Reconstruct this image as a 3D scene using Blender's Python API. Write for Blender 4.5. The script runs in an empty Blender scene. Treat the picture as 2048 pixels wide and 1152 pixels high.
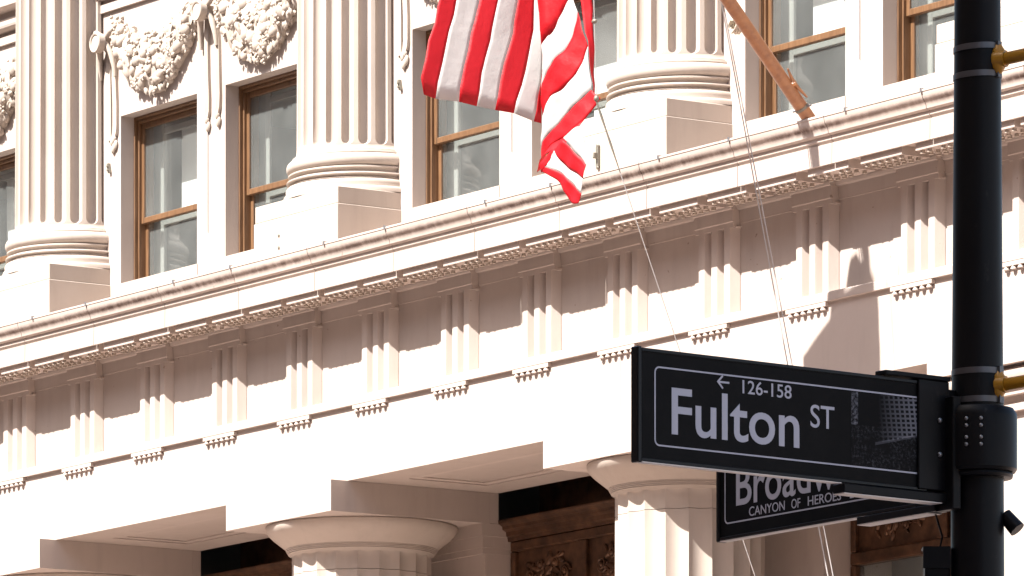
import bpy, bmesh, math, random
from mathutils import Vector, Matrix
R = math.radians
random.seed(7)
scene = bpy.context.scene
col = scene.collection

# ------------------------------------------------------------------ camera, sky, sun, exposure
CAM = Vector((58.5416, -36.6, 1.70))
cam_d = bpy.data.cameras.new('camera')
cam_d.sensor_width = 36.0
cam_d.lens = 246.97
cam_d.shift_y = 1.085
cam_d.clip_start = 0.5
cam_d.clip_end = 3000
cam = bpy.data.objects.new('camera', cam_d)
col.objects.link(cam)
cam.location = CAM
cam.rotation_euler = (R(90), 0, R(56.2187))
scene.camera = cam

SUN_DIR = Vector((0.03, 1.0, -1.24)).normalized()      # direction the light travels
world = bpy.data.worlds.new('World')
scene.world = world
world.use_nodes = True
wn = world.node_tree
wn.nodes.clear()
sky = wn.nodes.new('ShaderNodeTexSky')
sky.sky_type = 'NISHITA'
sky.sun_disc = False
sky.sun_elevation = R(51.1)
sky.sun_rotation = math.pi
sky.air_density = 1.0
sky.dust_density = 3.0
sky.ozone_density = 0.6
bg = wn.nodes.new('ShaderNodeBackground')
bg.inputs['Strength'].default_value = 0.08
out = wn.nodes.new('ShaderNodeOutputWorld')
wn.links.new(sky.outputs[0], bg.inputs[0])
wn.links.new(bg.outputs[0], out.inputs[0])
sun_d = bpy.data.lights.new('sun', 'SUN')
sun_d.energy = 4.6
sun_d.angle = R(0.45)
sun_d.color = (1.0, 0.97, 0.925)
sun = bpy.data.objects.new('sun', sun_d)
col.objects.link(sun)
sun.location = (0, -60, 80)
sun.rotation_euler = SUN_DIR.to_track_quat('-Z', 'Y').to_euler()

scene.render.engine = 'CYCLES'
scene.cycles.max_bounces = 8
scene.cycles.diffuse_bounces = 4
scene.cycles.glossy_bounces = 4
scene.cycles.transparent_max_bounces = 12
scene.view_settings.view_transform = 'Standard'
scene.view_settings.look = 'None'
scene.view_settings.exposure = 1.68
scene.view_settings.gamma = 1.0
scene.view_settings.use_curve_mapping = False

# ------------------------------------------------------------------ materials
def mat(name, color, rough=0.7, metal=0.0, spec=0.5):
    m = bpy.data.materials.new(name)
    m.use_nodes = True
    b = m.node_tree.nodes['Principled BSDF']
    b.inputs['Base Color'].default_value = (*color, 1)
    b.inputs['Roughness'].default_value = rough
    b.inputs['Metallic'].default_value = metal
    b.inputs['Specular IOR Level'].default_value = spec
    return m

def nodes(m):
    return m.node_tree.nodes, m.node_tree.links, m.node_tree.nodes['Principled BSDF']

def noise(m, scale, detail=4, rough=0.55, vec=None, coord='Object', stretch=None):
    n, l, b = nodes(m)
    if coord == 'World':
        src = n.new('ShaderNodeNewGeometry').outputs['Position']
    else:
        src = n.new('ShaderNodeTexCoord').outputs[coord]
    if stretch:
        mp = n.new('ShaderNodeMapping')
        mp.inputs['Scale'].default_value = stretch
        l.new(src, mp.inputs[0]); src = mp.outputs[0]
    t = n.new('ShaderNodeTexNoise')
    t.inputs['Scale'].default_value = scale
    t.inputs['Detail'].default_value = detail
    t.inputs['Roughness'].default_value = rough
    l.new(src, t.inputs['Vector'])
    return t.outputs['Fac']

def ramp(m, fac, stops):
    n, l, b = nodes(m)
    r = n.new('ShaderNodeValToRGB')
    cr = r.color_ramp
    while len(cr.elements) < len(stops):
        cr.elements.new(0.5)
    for e, (p, c) in zip(cr.elements, stops):
        e.position = p
        e.color = (*c, 1) if len(c) == 3 else c
    l.new(fac, r.inputs[0])
    return r.outputs[0]

def mixc(m, fac, a, b_, mode='MIX'):
    n, l, b = nodes(m)
    x = n.new('ShaderNodeMix')
    x.data_type = 'RGBA'
    x.blend_type = mode
    for s, v in ((0, fac), (6, a), (7, b_)):
        if isinstance(v, (int, float)):
            x.inputs[s].default_value = v
        elif isinstance(v, tuple):
            x.inputs[s].default_value = (*v, 1)
        else:
            l.new(v, x.inputs[s])
    return x.outputs[2]

def mathn(m, op, a, b_=0.0, c=None, clamp=False):
    n, l, b = nodes(m)
    x = n.new('ShaderNodeMath')
    x.operation = op
    x.use_clamp = clamp
    for s, v in ((0, a), (1, b_), (2, c)):
        if v is None: continue
        if isinstance(v, (int, float)): x.inputs[s].default_value = v
        else: l.new(v, x.inputs[s])
    return x.outputs[0]

def bump(m, fac, strength=0.2, dist=0.01):
    n, l, b = nodes(m)
    bp = n.new('ShaderNodeBump')
    bp.inputs['Strength'].default_value = strength
    bp.inputs['Distance'].default_value = dist
    l.new(fac, bp.inputs['Height'])
    l.new(bp.outputs[0], b.inputs['Normal'])

def setc(m, c):
    n, l, b = nodes(m)
    l.new(c, b.inputs['Base Color'])

def stone_material(name, light, dark, spot=True):
    m = mat(name, light, 0.82, 0, 0.3)
    n, l, b = nodes(m)
    big = noise(m, 0.9, 5, 0.6, coord='World')
    c = ramp(m, big, [(0.3, dark), (0.62, light)])
    streak = noise(m, 1.3, 5, 0.6, stretch=(5, 5, 0.8), coord='World')
    c = mixc(m, ramp(m, streak, [(0.50, (0, 0, 0)), (0.80, (0.4, 0.4, 0.4))]), c, tuple(v * 0.78 for v in dark))
    if spot:
        sp = noise(m, 15, 2, 0.5, coord='World')
        c = mixc(m, ramp(m, sp, [(0.75, (0, 0, 0)), (0.785, (0.7, 0.7, 0.7))]), c, (0.20, 0.15, 0.12))
    oi = n.new('ShaderNodeObjectInfo')          # every stone has its own tone
    tone = mathn(m, 'MULTIPLY_ADD', oi.outputs['Random'], 0.14, 0.90)
    hs = n.new('ShaderNodeHueSaturation')
    l.new(c, hs.inputs['Color']); l.new(tone, hs.inputs['Value'])
    setc(m, hs.outputs[0])
    bump(m, noise(m, 38, 4, 0.65, coord='World'), 0.18, 0.005)
    return m

M = {}
M['stone'] = stone_material('pale limestone', (0.47, 0.397, 0.352), (0.425, 0.352, 0.305))
M['stone_smooth'] = stone_material('pale limestone plain', (0.475, 0.403, 0.358), (0.44, 0.368, 0.322), spot=False)
M['carved'] = stone_material('carved limestone', (0.45, 0.39, 0.333), (0.395, 0.33, 0.275), spot=False)
M['column_stone'] = stone_material('column limestone', (0.46, 0.395, 0.343), (0.415, 0.348, 0.295), spot=False)

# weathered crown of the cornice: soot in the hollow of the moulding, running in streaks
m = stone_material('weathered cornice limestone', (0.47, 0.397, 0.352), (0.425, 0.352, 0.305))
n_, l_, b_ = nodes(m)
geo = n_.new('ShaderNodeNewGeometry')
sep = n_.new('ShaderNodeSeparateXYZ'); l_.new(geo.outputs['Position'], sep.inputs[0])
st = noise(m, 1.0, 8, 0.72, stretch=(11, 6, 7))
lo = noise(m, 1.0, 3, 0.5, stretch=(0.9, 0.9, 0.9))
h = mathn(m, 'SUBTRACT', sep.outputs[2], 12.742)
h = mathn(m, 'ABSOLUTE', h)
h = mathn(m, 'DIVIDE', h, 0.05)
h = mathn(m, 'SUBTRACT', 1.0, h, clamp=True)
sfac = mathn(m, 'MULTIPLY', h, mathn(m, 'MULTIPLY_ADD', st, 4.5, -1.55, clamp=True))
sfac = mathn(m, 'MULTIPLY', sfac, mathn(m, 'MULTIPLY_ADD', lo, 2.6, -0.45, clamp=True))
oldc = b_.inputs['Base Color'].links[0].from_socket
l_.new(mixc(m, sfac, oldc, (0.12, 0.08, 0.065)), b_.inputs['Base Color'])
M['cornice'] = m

m = mat('oak window paint', (0.27, 0.125, 0.045), 0.45)
setc(m, ramp(m, noise(m, 6, 4, 0.6, stretch=(8, 8, 0.6)), [(0.3, (0.105, 0.052, 0.023)), (0.7, (0.19, 0.10, 0.048))]))
M['wood'] = m
m = mat('varnished pole wood', (0.34, 0.15, 0.065), 0.35)
setc(m, ramp(m, noise(m, 5, 4, 0.6, stretch=(1, 3, 3)), [(0.3, (0.27, 0.115, 0.055)), (0.7, (0.42, 0.19, 0.08))]))
M['pole_wood'] = m
m = mat('dark bronze', (0.10, 0.052, 0.03), 0.42, 0.55)
setc(m, ramp(m, noise(m, 7, 5, 0.6), [(0.35, (0.065, 0.034, 0.02)), (0.7, (0.17, 0.085, 0.045))]))
bump(m, noise(m, 30, 3), 0.15, 0.004)
M['bronze'] = m
M['white_paint'] = mat('white window paint', (0.36, 0.365, 0.35), 0.5)
M['blind'] = mat('white roller blind', (0.80, 0.80, 0.79), 0.9)
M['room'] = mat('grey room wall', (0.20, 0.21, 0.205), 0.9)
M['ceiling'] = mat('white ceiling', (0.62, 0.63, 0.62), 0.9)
M['steel'] = mat('galvanised clip', (0.42, 0.42, 0.43), 0.35, 0.85)
M['oxide'] = mat('weathered metal bracket', (0.20, 0.18, 0.145), 0.55, 0.4)
M['rope'] = mat('pale halyard rope', (0.50, 0.44, 0.36), 0.8)
M['wire'] = mat('grey stay wire', (0.46, 0.43, 0.41), 0.45, 0.4)
M['black'] = mat('black gloss paint', (0.005, 0.005, 0.0055), 0.55, 0, 0.16)
nb = noise(M['black'], 3.0, 4, 0.6)
nn, ll, bb = nodes(M['black'])
ll.new(mathn(M['black'], 'MULTIPLY_ADD', nb, 0.3, 0.28), bb.inputs['Roughness'])
nsc = noise(M['black'], 26.0, 5, 0.7, stretch=(1, 1, .35))
setc(M['black'], ramp(M['black'], nsc, [(0.62, (0.005, 0.005, 0.0055)), (0.72, (0.016, 0.015, 0.014)), (0.80, (0.05, 0.046, 0.042))]))
M['sign_black'] = mat('black sign sheeting', (0.0022, 0.0024, 0.0026), 0.6, 0, 0.12)
ngr = noise(M['sign_black'], 9.0, 6, 0.7)
setc(M['sign_black'], ramp(M['sign_black'], ngr, [(0.45, (0.0022, 0.0024, 0.0026)), (0.75, (0.006, 0.006, 0.006))]))
M['sign_black_frame'] = mat('black aluminium sign frame', (0.004, 0.004, 0.0045), 0.35, 0.0, 0.3)
M['lettering'] = mat('reflective white lettering', (0.52, 0.525, 0.58), 0.5, 0, 0.2)
M['yellow'] = mat('signal yellow paint', (0.42, 0.20, 0.012), 0.4)
M['underside_light'] = mat('pale painted underside light', (0.72, 0.66, 0.60), 0.5, 0.3)  # pale warm tone paints in street light reflected on the sign undersides
M['bolt'] = mat('zinc bolt', (0.28, 0.28, 0.28), 0.35, 0.9)

m = mat('stainless banding', (0.13, 0.13, 0.135), 0.45, 0.85)
M['band'] = m

m = bpy.data.materials.new('dusty window glass')
m.use_nodes = True
n, l = m.node_tree.nodes, m.node_tree.links
n.clear()
o = n.new('ShaderNodeOutputMaterial')
tr = n.new('ShaderNodeBsdfTransparent'); tr.inputs[0].default_value = (0.90, 0.915, 0.905, 1)
gl = n.new('ShaderNodeBsdfGlossy'); gl.inputs['Roughness'].default_value = 0.03
gl.inputs[0].default_value = (0.9, 0.93, 0.95, 1)
lw = n.new('ShaderNodeLayerWeight'); lw.inputs[0].default_value = 0.5
pw = n.new('ShaderNodeMath'); pw.operation = 'POWER'; pw.inputs[1].default_value = 4.0
l.new(lw.outputs['Facing'], pw.inputs[0])
fr = n.new('ShaderNodeMath'); fr.operation = 'MULTIPLY_ADD'; fr.inputs[1].default_value = 0.5; fr.inputs[2].default_value = 0.04
l.new(pw.outputs[0], fr.inputs[0])
mx = n.new('ShaderNodeMixShader')
l.new(fr.outputs[0], mx.inputs[0]); l.new(tr.outputs[0], mx.inputs[1]); l.new(gl.outputs[0], mx.inputs[2])
df = n.new('ShaderNodeBsdfDiffuse'); df.inputs[0].default_value = (0.55, 0.58, 0.57, 1)
mx2 = n.new('ShaderNodeMixShader')
tc = n.new('ShaderNodeTexCoord'); nz = n.new('ShaderNodeTexNoise')
nz.inputs['Scale'].default_value = 2.5; nz.inputs['Detail'].default_value = 6
l.new(tc.outputs['Object'], nz.inputs[0])
ma = n.new('ShaderNodeMath'); ma.operation = 'MULTIPLY_ADD'
ma.inputs[1].default_value = 0.08; ma.inputs[2].default_value = 0.035
l.new(nz.outputs[0], ma.inputs[0]); l.new(ma.outputs[0], mx2.inputs[0])
l.new(mx.outputs[0], mx2.inputs[1]); l.new(df.outputs[0], mx2.inputs[2])
l.new(mx2.outputs[0], o.inputs[0])
M['glass'] = m

def cloth_material(name, c):
    m = mat(name, c, 0.55)
    n, l, b = nodes(m)
    tl = n.new('ShaderNodeBsdfTranslucent'); tl.inputs[0].default_value = (*c, 1)
    mx = n.new('ShaderNodeMixShader'); mx.inputs[0].default_value = 0.42
    o = [x for x in n if x.type == 'OUTPUT_MATERIAL'][0]
    l.new(b.outputs[0], mx.inputs[1]); l.new(tl.outputs[0], mx.inputs[2]); l.new(mx.outputs[0], o.inputs[0])
    bump(m, noise(m, 9, 4, 0.6), 0.35, 0.02)
    return m
M['flag_red'] = cloth_material('red flag nylon', (0.55, 0.004, 0.012))
M['flag_white'] = cloth_material('white flag nylon', (0.60, 0.57, 0.55))

m = bpy.data.materials.new('lit fluorescent tube'); m.use_nodes = True
e = m.node_tree.nodes['Principled BSDF']
e.inputs['Base Color'].default_value = (0.9, 0.9, 0.9, 1)
e.inputs['Emission Color'].default_value = (0.95, 1.0, 0.98, 1)
e.inputs['Emission Strength'].default_value = 1.6
M['tube'] = m

m = mat('concrete paving', (0.30, 0.27, 0.235), 0.9)
setc(m, ramp(m, noise(m, 0.4, 5, 0.6), [(0.3, (0.46, 0.355, 0.305)), (0.7, (0.56, 0.43, 0.37))]))
M['paving'] = m
m = mat('asphalt', (0.055, 0.053, 0.05), 0.9)
setc(m, ramp(m, noise(m, 0.8, 6, 0.6), [(0.3, (0.13, 0.108, 0.095)), (0.7, (0.18, 0.15, 0.133))]))
M['asphalt'] = m
M['road_paint'] = mat('white road paint', (0.7, 0.7, 0.68), 0.7)

# ------------------------------------------------------------------ mesh helpers
class MB:
    def __init__(s):
        s.v = []; s.f = []; s.mi = []
    def add(s, vs, fs, mi=0):
        k = len(s.v)
        s.v += [tuple(v) for v in vs]
        s.f += [tuple(i + k for i in f) for f in fs]
        s.mi += [mi] * len(fs)
        return s
    def box(s, x0, x1, y0, y1, z0, z1, mi=0):
        vs = [(x0, y0, z0), (x1, y0, z0), (x1, y1, z0), (x0, y1, z0), (x0, y0, z1), (x1, y0, z1), (x1, y1, z1), (x0, y1, z1)]
        return s.add(vs, [(0, 3, 2, 1), (4, 5, 6, 7), (0, 1, 5, 4), (1, 2, 6, 5), (2, 3, 7, 6), (3, 0, 4, 7)], mi)
    def prism_x(s, prof, x0, x1, mi=0):
        """profile of (y, z) points, swept along x, closed and capped"""
        n = len(prof)
        vs = [(x0, y, z) for y, z in prof] + [(x1, y, z) for y, z in prof]
        fs = [(i, (i + 1) % n, n + (i + 1) % n, n + i) for i in range(n)]
        fs += [tuple(range(n - 1, -1, -1)), tuple(range(n, 2 * n))]
        return s.add(vs, fs, mi)
    def prism_z(s, prof, z0, z1, mi=0):
        n = len(prof)
        vs = [(x, y, z0) for x, y in prof] + [(x, y, z1) for x, y in prof]
        fs = [(i, (i + 1) % n, n + (i + 1) % n, n + i) for i in range(n)]
        fs += [tuple(range(n - 1, -1, -1)), tuple(range(n, 2 * n))]
        return s.add(vs, fs, mi)
    def prism_y(s, prof, y0, y1, mi=0):
        n = len(prof)
        vs = [(x, y0, z) for x, z in prof] + [(x, y1, z) for x, z in prof]
        fs = [(i, (i + 1) % n, n + (i + 1) % n, n + i) for i in range(n)]
        fs += [tuple(range(n - 1, -1, -1)), tuple(range(n, 2 * n))]
        return s.add(vs, fs, mi)
    def lathe(s, prof, cx=0, cy=0, n=48, a0=0.0, a1=2 * math.pi, cap=False, mi=0):
        """prof: (r, z) from top to bottom"""
        full = abs(a1 - a0 - 2 * math.pi) < 1e-6
        m_ = n if full else n + 1
        vs = []
        for r, z in prof:
            for i in range(m_):
                a = a0 + (a1 - a0) * i / n
                vs.append((cx + r * math.sin(a), cy - r * math.cos(a), z))
        fs = []
        for j in range(len(prof) - 1):
            for i in range(n):
                k = (i + 1) % m_
                fs.append((j * m_ + i, (j + 1) * m_ + i, (j + 1) * m_ + k, j * m_ + k))
        if cap:
            fs.append(tuple(range(m_))); fs.append(tuple(range((len(prof) - 1) * m_ + m_ - 1, (len(prof) - 1) * m_ - 1, -1)))
        return s.add(vs, fs, mi)
    def tube(s, pts, rad, n=8, mi=0, cap=True):
        pts = [Vector(p) for p in pts]
        rs = rad if isinstance(rad, (list, tuple)) else [rad] * len(pts)
        vs = []
        up = Vector((0, 0, 1))
        prev = None
        for i, p in enumerate(pts):
            t = (pts[min(i + 1, len(pts) - 1)] - pts[max(i - 1, 0)]).normalized()
            if prev is None:
                a = t.cross(up if abs(t.z) < 0.95 else Vector((1, 0, 0))).normalized()
            else:
                a = (prev - t * prev.dot(t)).normalized()
            prev = a
            b = t.cross(a)
            for k in range(n):
                w = 2 * math.pi * k / n
                vs.append(p + (a * math.cos(w) + b * math.sin(w)) * rs[i])
        fs = []
        for i in range(len(pts) - 1):
            for k in range(n):
                q = (k + 1) % n
                fs.append((i * n + k, i * n + q, (i + 1) * n + q, (i + 1) * n + k))
        if cap:
            fs.append(tuple(range(n - 1, -1, -1)))
            fs.append(tuple(range((len(pts) - 1) * n, len(pts) * n)))
        return s.add(vs, fs, mi)
    def blob(s, c, rx, ry, rz, rot=None, seg=7, ring=5, mi=0):
        vs = []; fs = []
        rot = rot or Matrix.Identity(3)
        c = Vector(c)
        vs.append(c + rot @ Vector((0, 0, rz)))
        for j in range(1, ring):
            p = math.pi * j / ring
            for i in range(seg):
                a = 2 * math.pi * i / seg
                vs.append(c + rot @ Vector((rx * math.sin(p) * math.cos(a), ry * math.sin(p) * math.sin(a), rz * math.cos(p))))
        vs.append(c + rot @ Vector((0, 0, -rz)))
        last = len(vs) - 1
        for i in range(seg):
            fs.append((0, 1 + i, 1 + (i + 1) % seg))
            fs.append((last, 1 + (ring - 2) * seg + (i + 1) % seg, 1 + (ring - 2) * seg + i))
        for j in range(ring - 2):
            for i in range(seg):
                a = 1 + j * seg + i; b = 1 + j * seg + (i + 1) % seg
                fs.append((a, a + seg, b + seg, b))
        return s.add(vs, fs, mi)
    def mesh(s, name, mats, smooth=None, bevel=None):
        me = bpy.data.meshes.new(name)
        me.from_pydata(s.v, [], s.f)
        bm = bmesh.new(); bm.from_mesh(me)
        bmesh.ops.recalc_face_normals(bm, faces=bm.faces)
        if bevel:
            es = [e for e in bm.edges if len(e.link_faces) == 2 and e.calc_face_angle(0) > 0.5]
            bmesh.ops.bevel(bm, geom=es, offset=bevel, segments=1, affect='EDGES', clamp_overlap=True)
        bm.to_mesh(me); bm.free()
        if not isinstance(mats, (list, tuple)): mats = [mats]
        for q in mats: me.materials.append(q)
        if len(mats) > 1 and not bevel:
            for p, k in zip(me.polygons, s.mi): p.material_index = k
        if smooth is not None:
            me.polygons.foreach_set('use_smooth', [True] * len(me.polygons))
            me.set_sharp_from_angle(angle=R(smooth))
        me.update()
        return me
    def build(s, name, mats, parent=None, smooth=None, bevel=None, loc=None):
        return link(name, s.mesh(name, mats, smooth, bevel), parent, loc)

def link(name, me, parent=None, loc=None):
    o = bpy.data.objects.new(name, me)
    col.objects.link(o)
    if parent: o.parent = parent
    if loc: o.location = loc
    return o

def tag(o, label, cat, group=None, kind=None):
    if label: o['label'] = label
    if cat: o['category'] = cat
    if group: o['group'] = group
    if kind: o['kind'] = kind
    return o

def empty(name, parent=None, loc=(0, 0, 0), rz=0.0):
    o = bpy.data.objects.new(name, None)
    o.empty_display_size = 0.2
    col.objects.link(o)
    o.location = loc
    o.rotation_euler = (0, 0, rz)
    if parent: o.parent = parent
    return o

# ------------------------------------------------------------------ setting: ground, road, pavement
o = MB().box(-400, 400, -400, 400, -0.5, -0.15).build('ground', M['paving']); tag(o, None, None, kind='structure')
o = MB().box(-400, 400, -18.5, -8.0, -0.146, -0.142).build('road', M['asphalt']); tag(o, None, None, kind='structure')
o = MB().box(-400, 24.0, -8.0, 3.0, -0.14, 0.0).build('pavement', M['paving'], bevel=0.01); tag(o, None, None, kind='structure')
o = MB().box(34.0, 400, -60.0, -18.6, -0.14, 0.0).build('pavement', M['paving'], bevel=0.01); tag(o, None, None, kind='structure')
mk = MB()
for i in range(40): mk.box(-120 + i * 6, -117 + i * 6, -12.3, -12.15, -0.138, -0.134)
o = mk.build('road', M['road_paint']); tag(o, None, None, kind='structure')

# ------------------------------------------------------------------ brick building across the street, behind the camera: keeps the street in shade
M['brick'] = mat('brown brick', (0.23, 0.15, 0.105), 0.9)
setc(M['brick'], ramp(M['brick'], noise(M['brick'], 1.2, 5, 0.6), [(0.3, (0.19, 0.12, 0.085)), (0.7, (0.28, 0.185, 0.13))]))
ob = empty('brick_building', None, (10, -52, 0))
tag(ob, 'tall brown brick building across the street, behind the viewer', 'building')
OH = 38.4
MB().box(-110, 110, -12, 6, -0.14, OH).build('wall', M['brick'], ob)
MB().box(-110.3, 110.3, -12, 6.5, OH, OH + 0.8).build('roof_cornice', M['brick'], ob)
win_me = MB().box(-0.8, 0.8, 6.004, 6.03, 0, 2.1).mesh('window', M['white_paint'])
for k in range(10):
    for j in range(3):
        link('window', win_me, ob, (-36 + 8 * k, 0, 8 + 11 * j))

# ------------------------------------------------------------------ the building
B = empty('stone_building')
tag(B, 'pale limestone office building with fluted columns and a carved cornice', 'building')

X_L, X_R = -14.0, 13.3
Z_SOF, Z_ABA, Z_TAE, Z_TRB = 10.617, 10.313, 11.333, 11.415
DORIC = [-11.27, -5.645, 0.0, 5.622]
IONIC = [-11.2, -5.6, 0.0, 5.57, 11.14]
TRI = [-12.62, -11.21, -9.81, -8.40, -6.995] + [-5.592, -4.19, -2.785, -1.378, 0.028, 1.41, 2.81, 4.20, 5.605, 7.055, 8.545, 10.085, 11.655, 13.0]
YT, YM = 0.03, 0.112            # triglyph face, metope face
TW = 0.294                      # triglyph half width

# --- architrave: one stone per bay, with a coffered soffit
edges = [X_L] + DORIC[1:] + [X_R]
def architrave(x0, x1, c0, c1):
    """c0,c1: clear soffit between column blocks (may be None)"""
    mb = MB()
    g = 0.002
    ya, yb = 0.0, 1.748
    mb.box(x0 + g, x1 - g, ya, yb, Z_SOF + 0.02, Z_TAE)
    p0, p1, q0, q1 = c0 + 0.42, c1 - 0.42, 0.42, 1.34
    mb.box(x0 + g, p0, ya, yb, Z_SOF, Z_SOF + 0.02)
    mb.box(p1, x1 - g, ya, yb, Z_SOF, Z_SOF + 0.02)
    mb.box(p0, p1, ya, q0, Z_SOF, Z_SOF + 0.02)
    mb.box(p0, p1, q1, yb, Z_SOF, Z_SOF + 0.02)
    o = mb.build('architrave_stone', M['stone_smooth'], B)
    f = MB()
    w = 0.10
    z0, z1 = Z_SOF + 0.009, Z_SOF + 0.019
    f.box(p0 + .002, p1 - .002, q0 + .002, q0 + w, z0, z1); f.box(p0 + .002, p1 - .002, q1 - w, q1 - .002, z0, z1)
    f.box(p0 + .002, p0 + w, q0 + w + .002, q1 - w - .002, z0, z1); f.box(p1 - w, p1 - .002, q0 + w + .002, q1 - w - .002, z0, z1)
    f.build('soffit_panel_frame', M['stone_smooth'], o)
for i in range(len(edges) - 1):
    x0, x1 = edges[i], edges[i + 1]
    c0 = x0 + 0.974 if i else x0 + 3.7
    c1 = x1 - 0.974 if i < len(edges) - 2 else 10.5
    architrave(x0, x1, c0, c1)

# --- taenia
MB().prism_x([(-0.040, Z_TAE), (-0.040, Z_TRB - .012), (-0.028, Z_TRB), (0.5, Z_TRB), (0.5, Z_TAE)], X_L, X_R).build('taenia', M['stone'], B)

# --- triglyphs, regulae, guttae, metopes
def triglyph_mesh():
    mb = MB()
    sh, ch, dp, t = 0.0435, 0.0545, 0.076, 0.082
    # plan outline from left to right (front y = YT)
    xs = [(-TW, YM + .10), (-TW, YT + dp)]
    x = -TW + ch
    pts = [(-TW, YT + dp), (x, YT)]
    for k in range(3):
        pts.append((x + 2 * sh, YT)); x += 2 * sh
        if k < 2:
            pts += [(x + ch, YT + dp), (x + 2 * ch, YT)]; x += 2 * ch
    pts.append((TW, YT + dp))
    prof = [(-TW, YM + .10)] + pts + [(TW, YM + .10)]
    mb.prism_z(prof, Z_TRB, 12.20)
    mb.box(-TW, TW, YT, YM + .10, 12.20, 12.243)
    mb.prism_x([(YT - .010, 12.250), (YT - .010, 12.355), (YM + .1, 12.355), (YM + .1, 12.243), (YT, 12.243)], -TW - .004, TW + .004)
    # bed mould breaking forward over the triglyph
    mb.prism_x([(YT - .02, 12.3555), (YT - .030, 12.362), (YT - .036, 12.385), (YT - .036, 12.405), (YT - .046, 12.412), (YT - .046, 12.425), (YM + .1, 12.425), (YM + .1, 12.355)], -TW - .008, TW + .008)
    # little ears at the top corners
    for s in (-1, 1):
        mb.tube([(s * (TW - .006), YT + .03, 12.208), (s * (TW - .006), YM, 12.208)], .016, 8)
    return mb.mesh('triglyph', M['stone'])
tri_me = triglyph_mesh()
reg_mb = MB().prism_x([(-0.037, 11.293), (-0.037, Z_TAE - .004), (0.0, Z_TAE - .004), (0.0, 11.293)], -0.297, 0.297)
reg_me = reg_mb.mesh('regula', M['stone'])
gut_me = MB().lathe([(0.017, 11.2925), (0.020, 11.284), (0.030, 11.268), (0.030, 11.262)], 0, -0.017, 10, cap=True).mesh('gutta', M['stone'], smooth=40)
for X in TRI:
    link('triglyph', tri_me, B, (X, 0, 0))
    r = link('regula', reg_me, B, (X - .012, 0, 0))
    if -8 < X < 12.5:
        for k in range(6): link('gutta', gut_me, r, (-0.245 + 0.098 * k, 0, 0))
for a, b in zip(TRI[:-1], TRI[1:]):
    x0, x1 = a + TW + .001, b - TW - .001
    mb = MB()
    mb.box(x0, x1, YM, YM + .1, Z_TRB, 12.235)
    mb.prism_x([(YM - .014, 12.235), (YM - .014, 12.262), (YM - .02, 12.352), (YM + .1, 12.352), (YM + .1, 12.235)], x0 + .005, x1 - .005)
    mb.prism_x([(YM - .03, 12.353), (YM - .05, 12.362), (YM - .06, 12.385), (YM - .06, 12.405), (YM - .075, 12.412), (YM - .075, 12.425), (YM + .1, 12.425), (YM + .1, 12.353)], x0 + .009, x1 - .009)
    mb.build('metope', M['stone'], B)
MB().box(X_L, X_R, YM + .11, 1.748, Z_TRB + .001, 12.42).build('frieze_core', M['stone'], B)

# --- cornice stones
def cyma(n=14):
    """crown moulding from lip down: upright at the lip, an undercut hollow, then a swelling foot"""
    pts = []
    for i in range(n + 1):
        t = i / n
        z = 12.812 - 0.130 * t
        sg = 1 / (1 + math.exp(-(t - 0.52) * 13))
        pts.append((-0.487 + 0.020 * t + 0.030 * sg, z))
    return pts
prof = [(0.735, 12.93), (-0.30, 12.872), (-0.490, 12.838), (-0.493, 12.832), (-0.493, 12.820), (-0.486, 12.8185)]
prof += cyma()
prof += [(-0.425, 12.672), (-0.404, 12.668), (-0.404, 12.636)]
for i in range(5):
    t = i / 4
    prof.append((-0.404 + 0.022 * math.sin(t * math.pi / 2), 12.632 - 0.026 * t))
prof += [(-0.398, 12.602), (-0.400, 12.424), (-0.372, 12.424), (-0.366, 12.440), (0.735, 12.440)]
joints = [0.990 + 1.405 * k for k in range(-10, 10)]
joints = [x for x in joints if X_L < x < X_R]
je = [X_L] + joints + [X_R]
for a, b in zip(je[:-1], je[1:]):
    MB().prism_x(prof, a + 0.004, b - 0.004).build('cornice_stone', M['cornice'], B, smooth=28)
clip = MB().box(-.012, .012, -.503, -.492, 12.812, 12.842).box(-.012, .012, -.503, -.44, 12.842, 12.850).mesh('flashing_clip', M['steel'])
for k, x in enumerate(joints):
    link('flashing_clip', clip, B, (x + (0.0 if k % 2 else 0.32), 0, 0))

# --- mutules under the corona with three rows of guttae
mut_me = MB().prism_x([(-0.364, 12.364), (-0.364, 12.439), (-0.06, 12.439), (-0.06, 12.364)], -0.295, 0.295).mesh('mutule', M['stone'])
def mutule_guttae():
    mb = MB()
    for j in range(3):
        for k in range(6):
            if random.random() < 0.06: continue
            x = -0.243 + 0.0972 * k; y = -0.325 + 0.088 * j
            mb.lathe([(0.018, 12.3635), (0.020, 12.35), (0.024, 12.336)], x, y, 8, cap=True)
    return mb.mesh('mutule_guttae', M['carved'], smooth=45)
mg = [mutule_guttae() for _ in range(5)]
ms = []
for a, b in zip(TRI[:-1], TRI[1:]): ms += [a, (a + b) / 2]
for i, x in enumerate(ms):
    p = link('mutule', mut_me, B, (x, 0, 0))
    g = link('guttae', mg[i % 5], p); g['kind'] = 'stuff'

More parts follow.
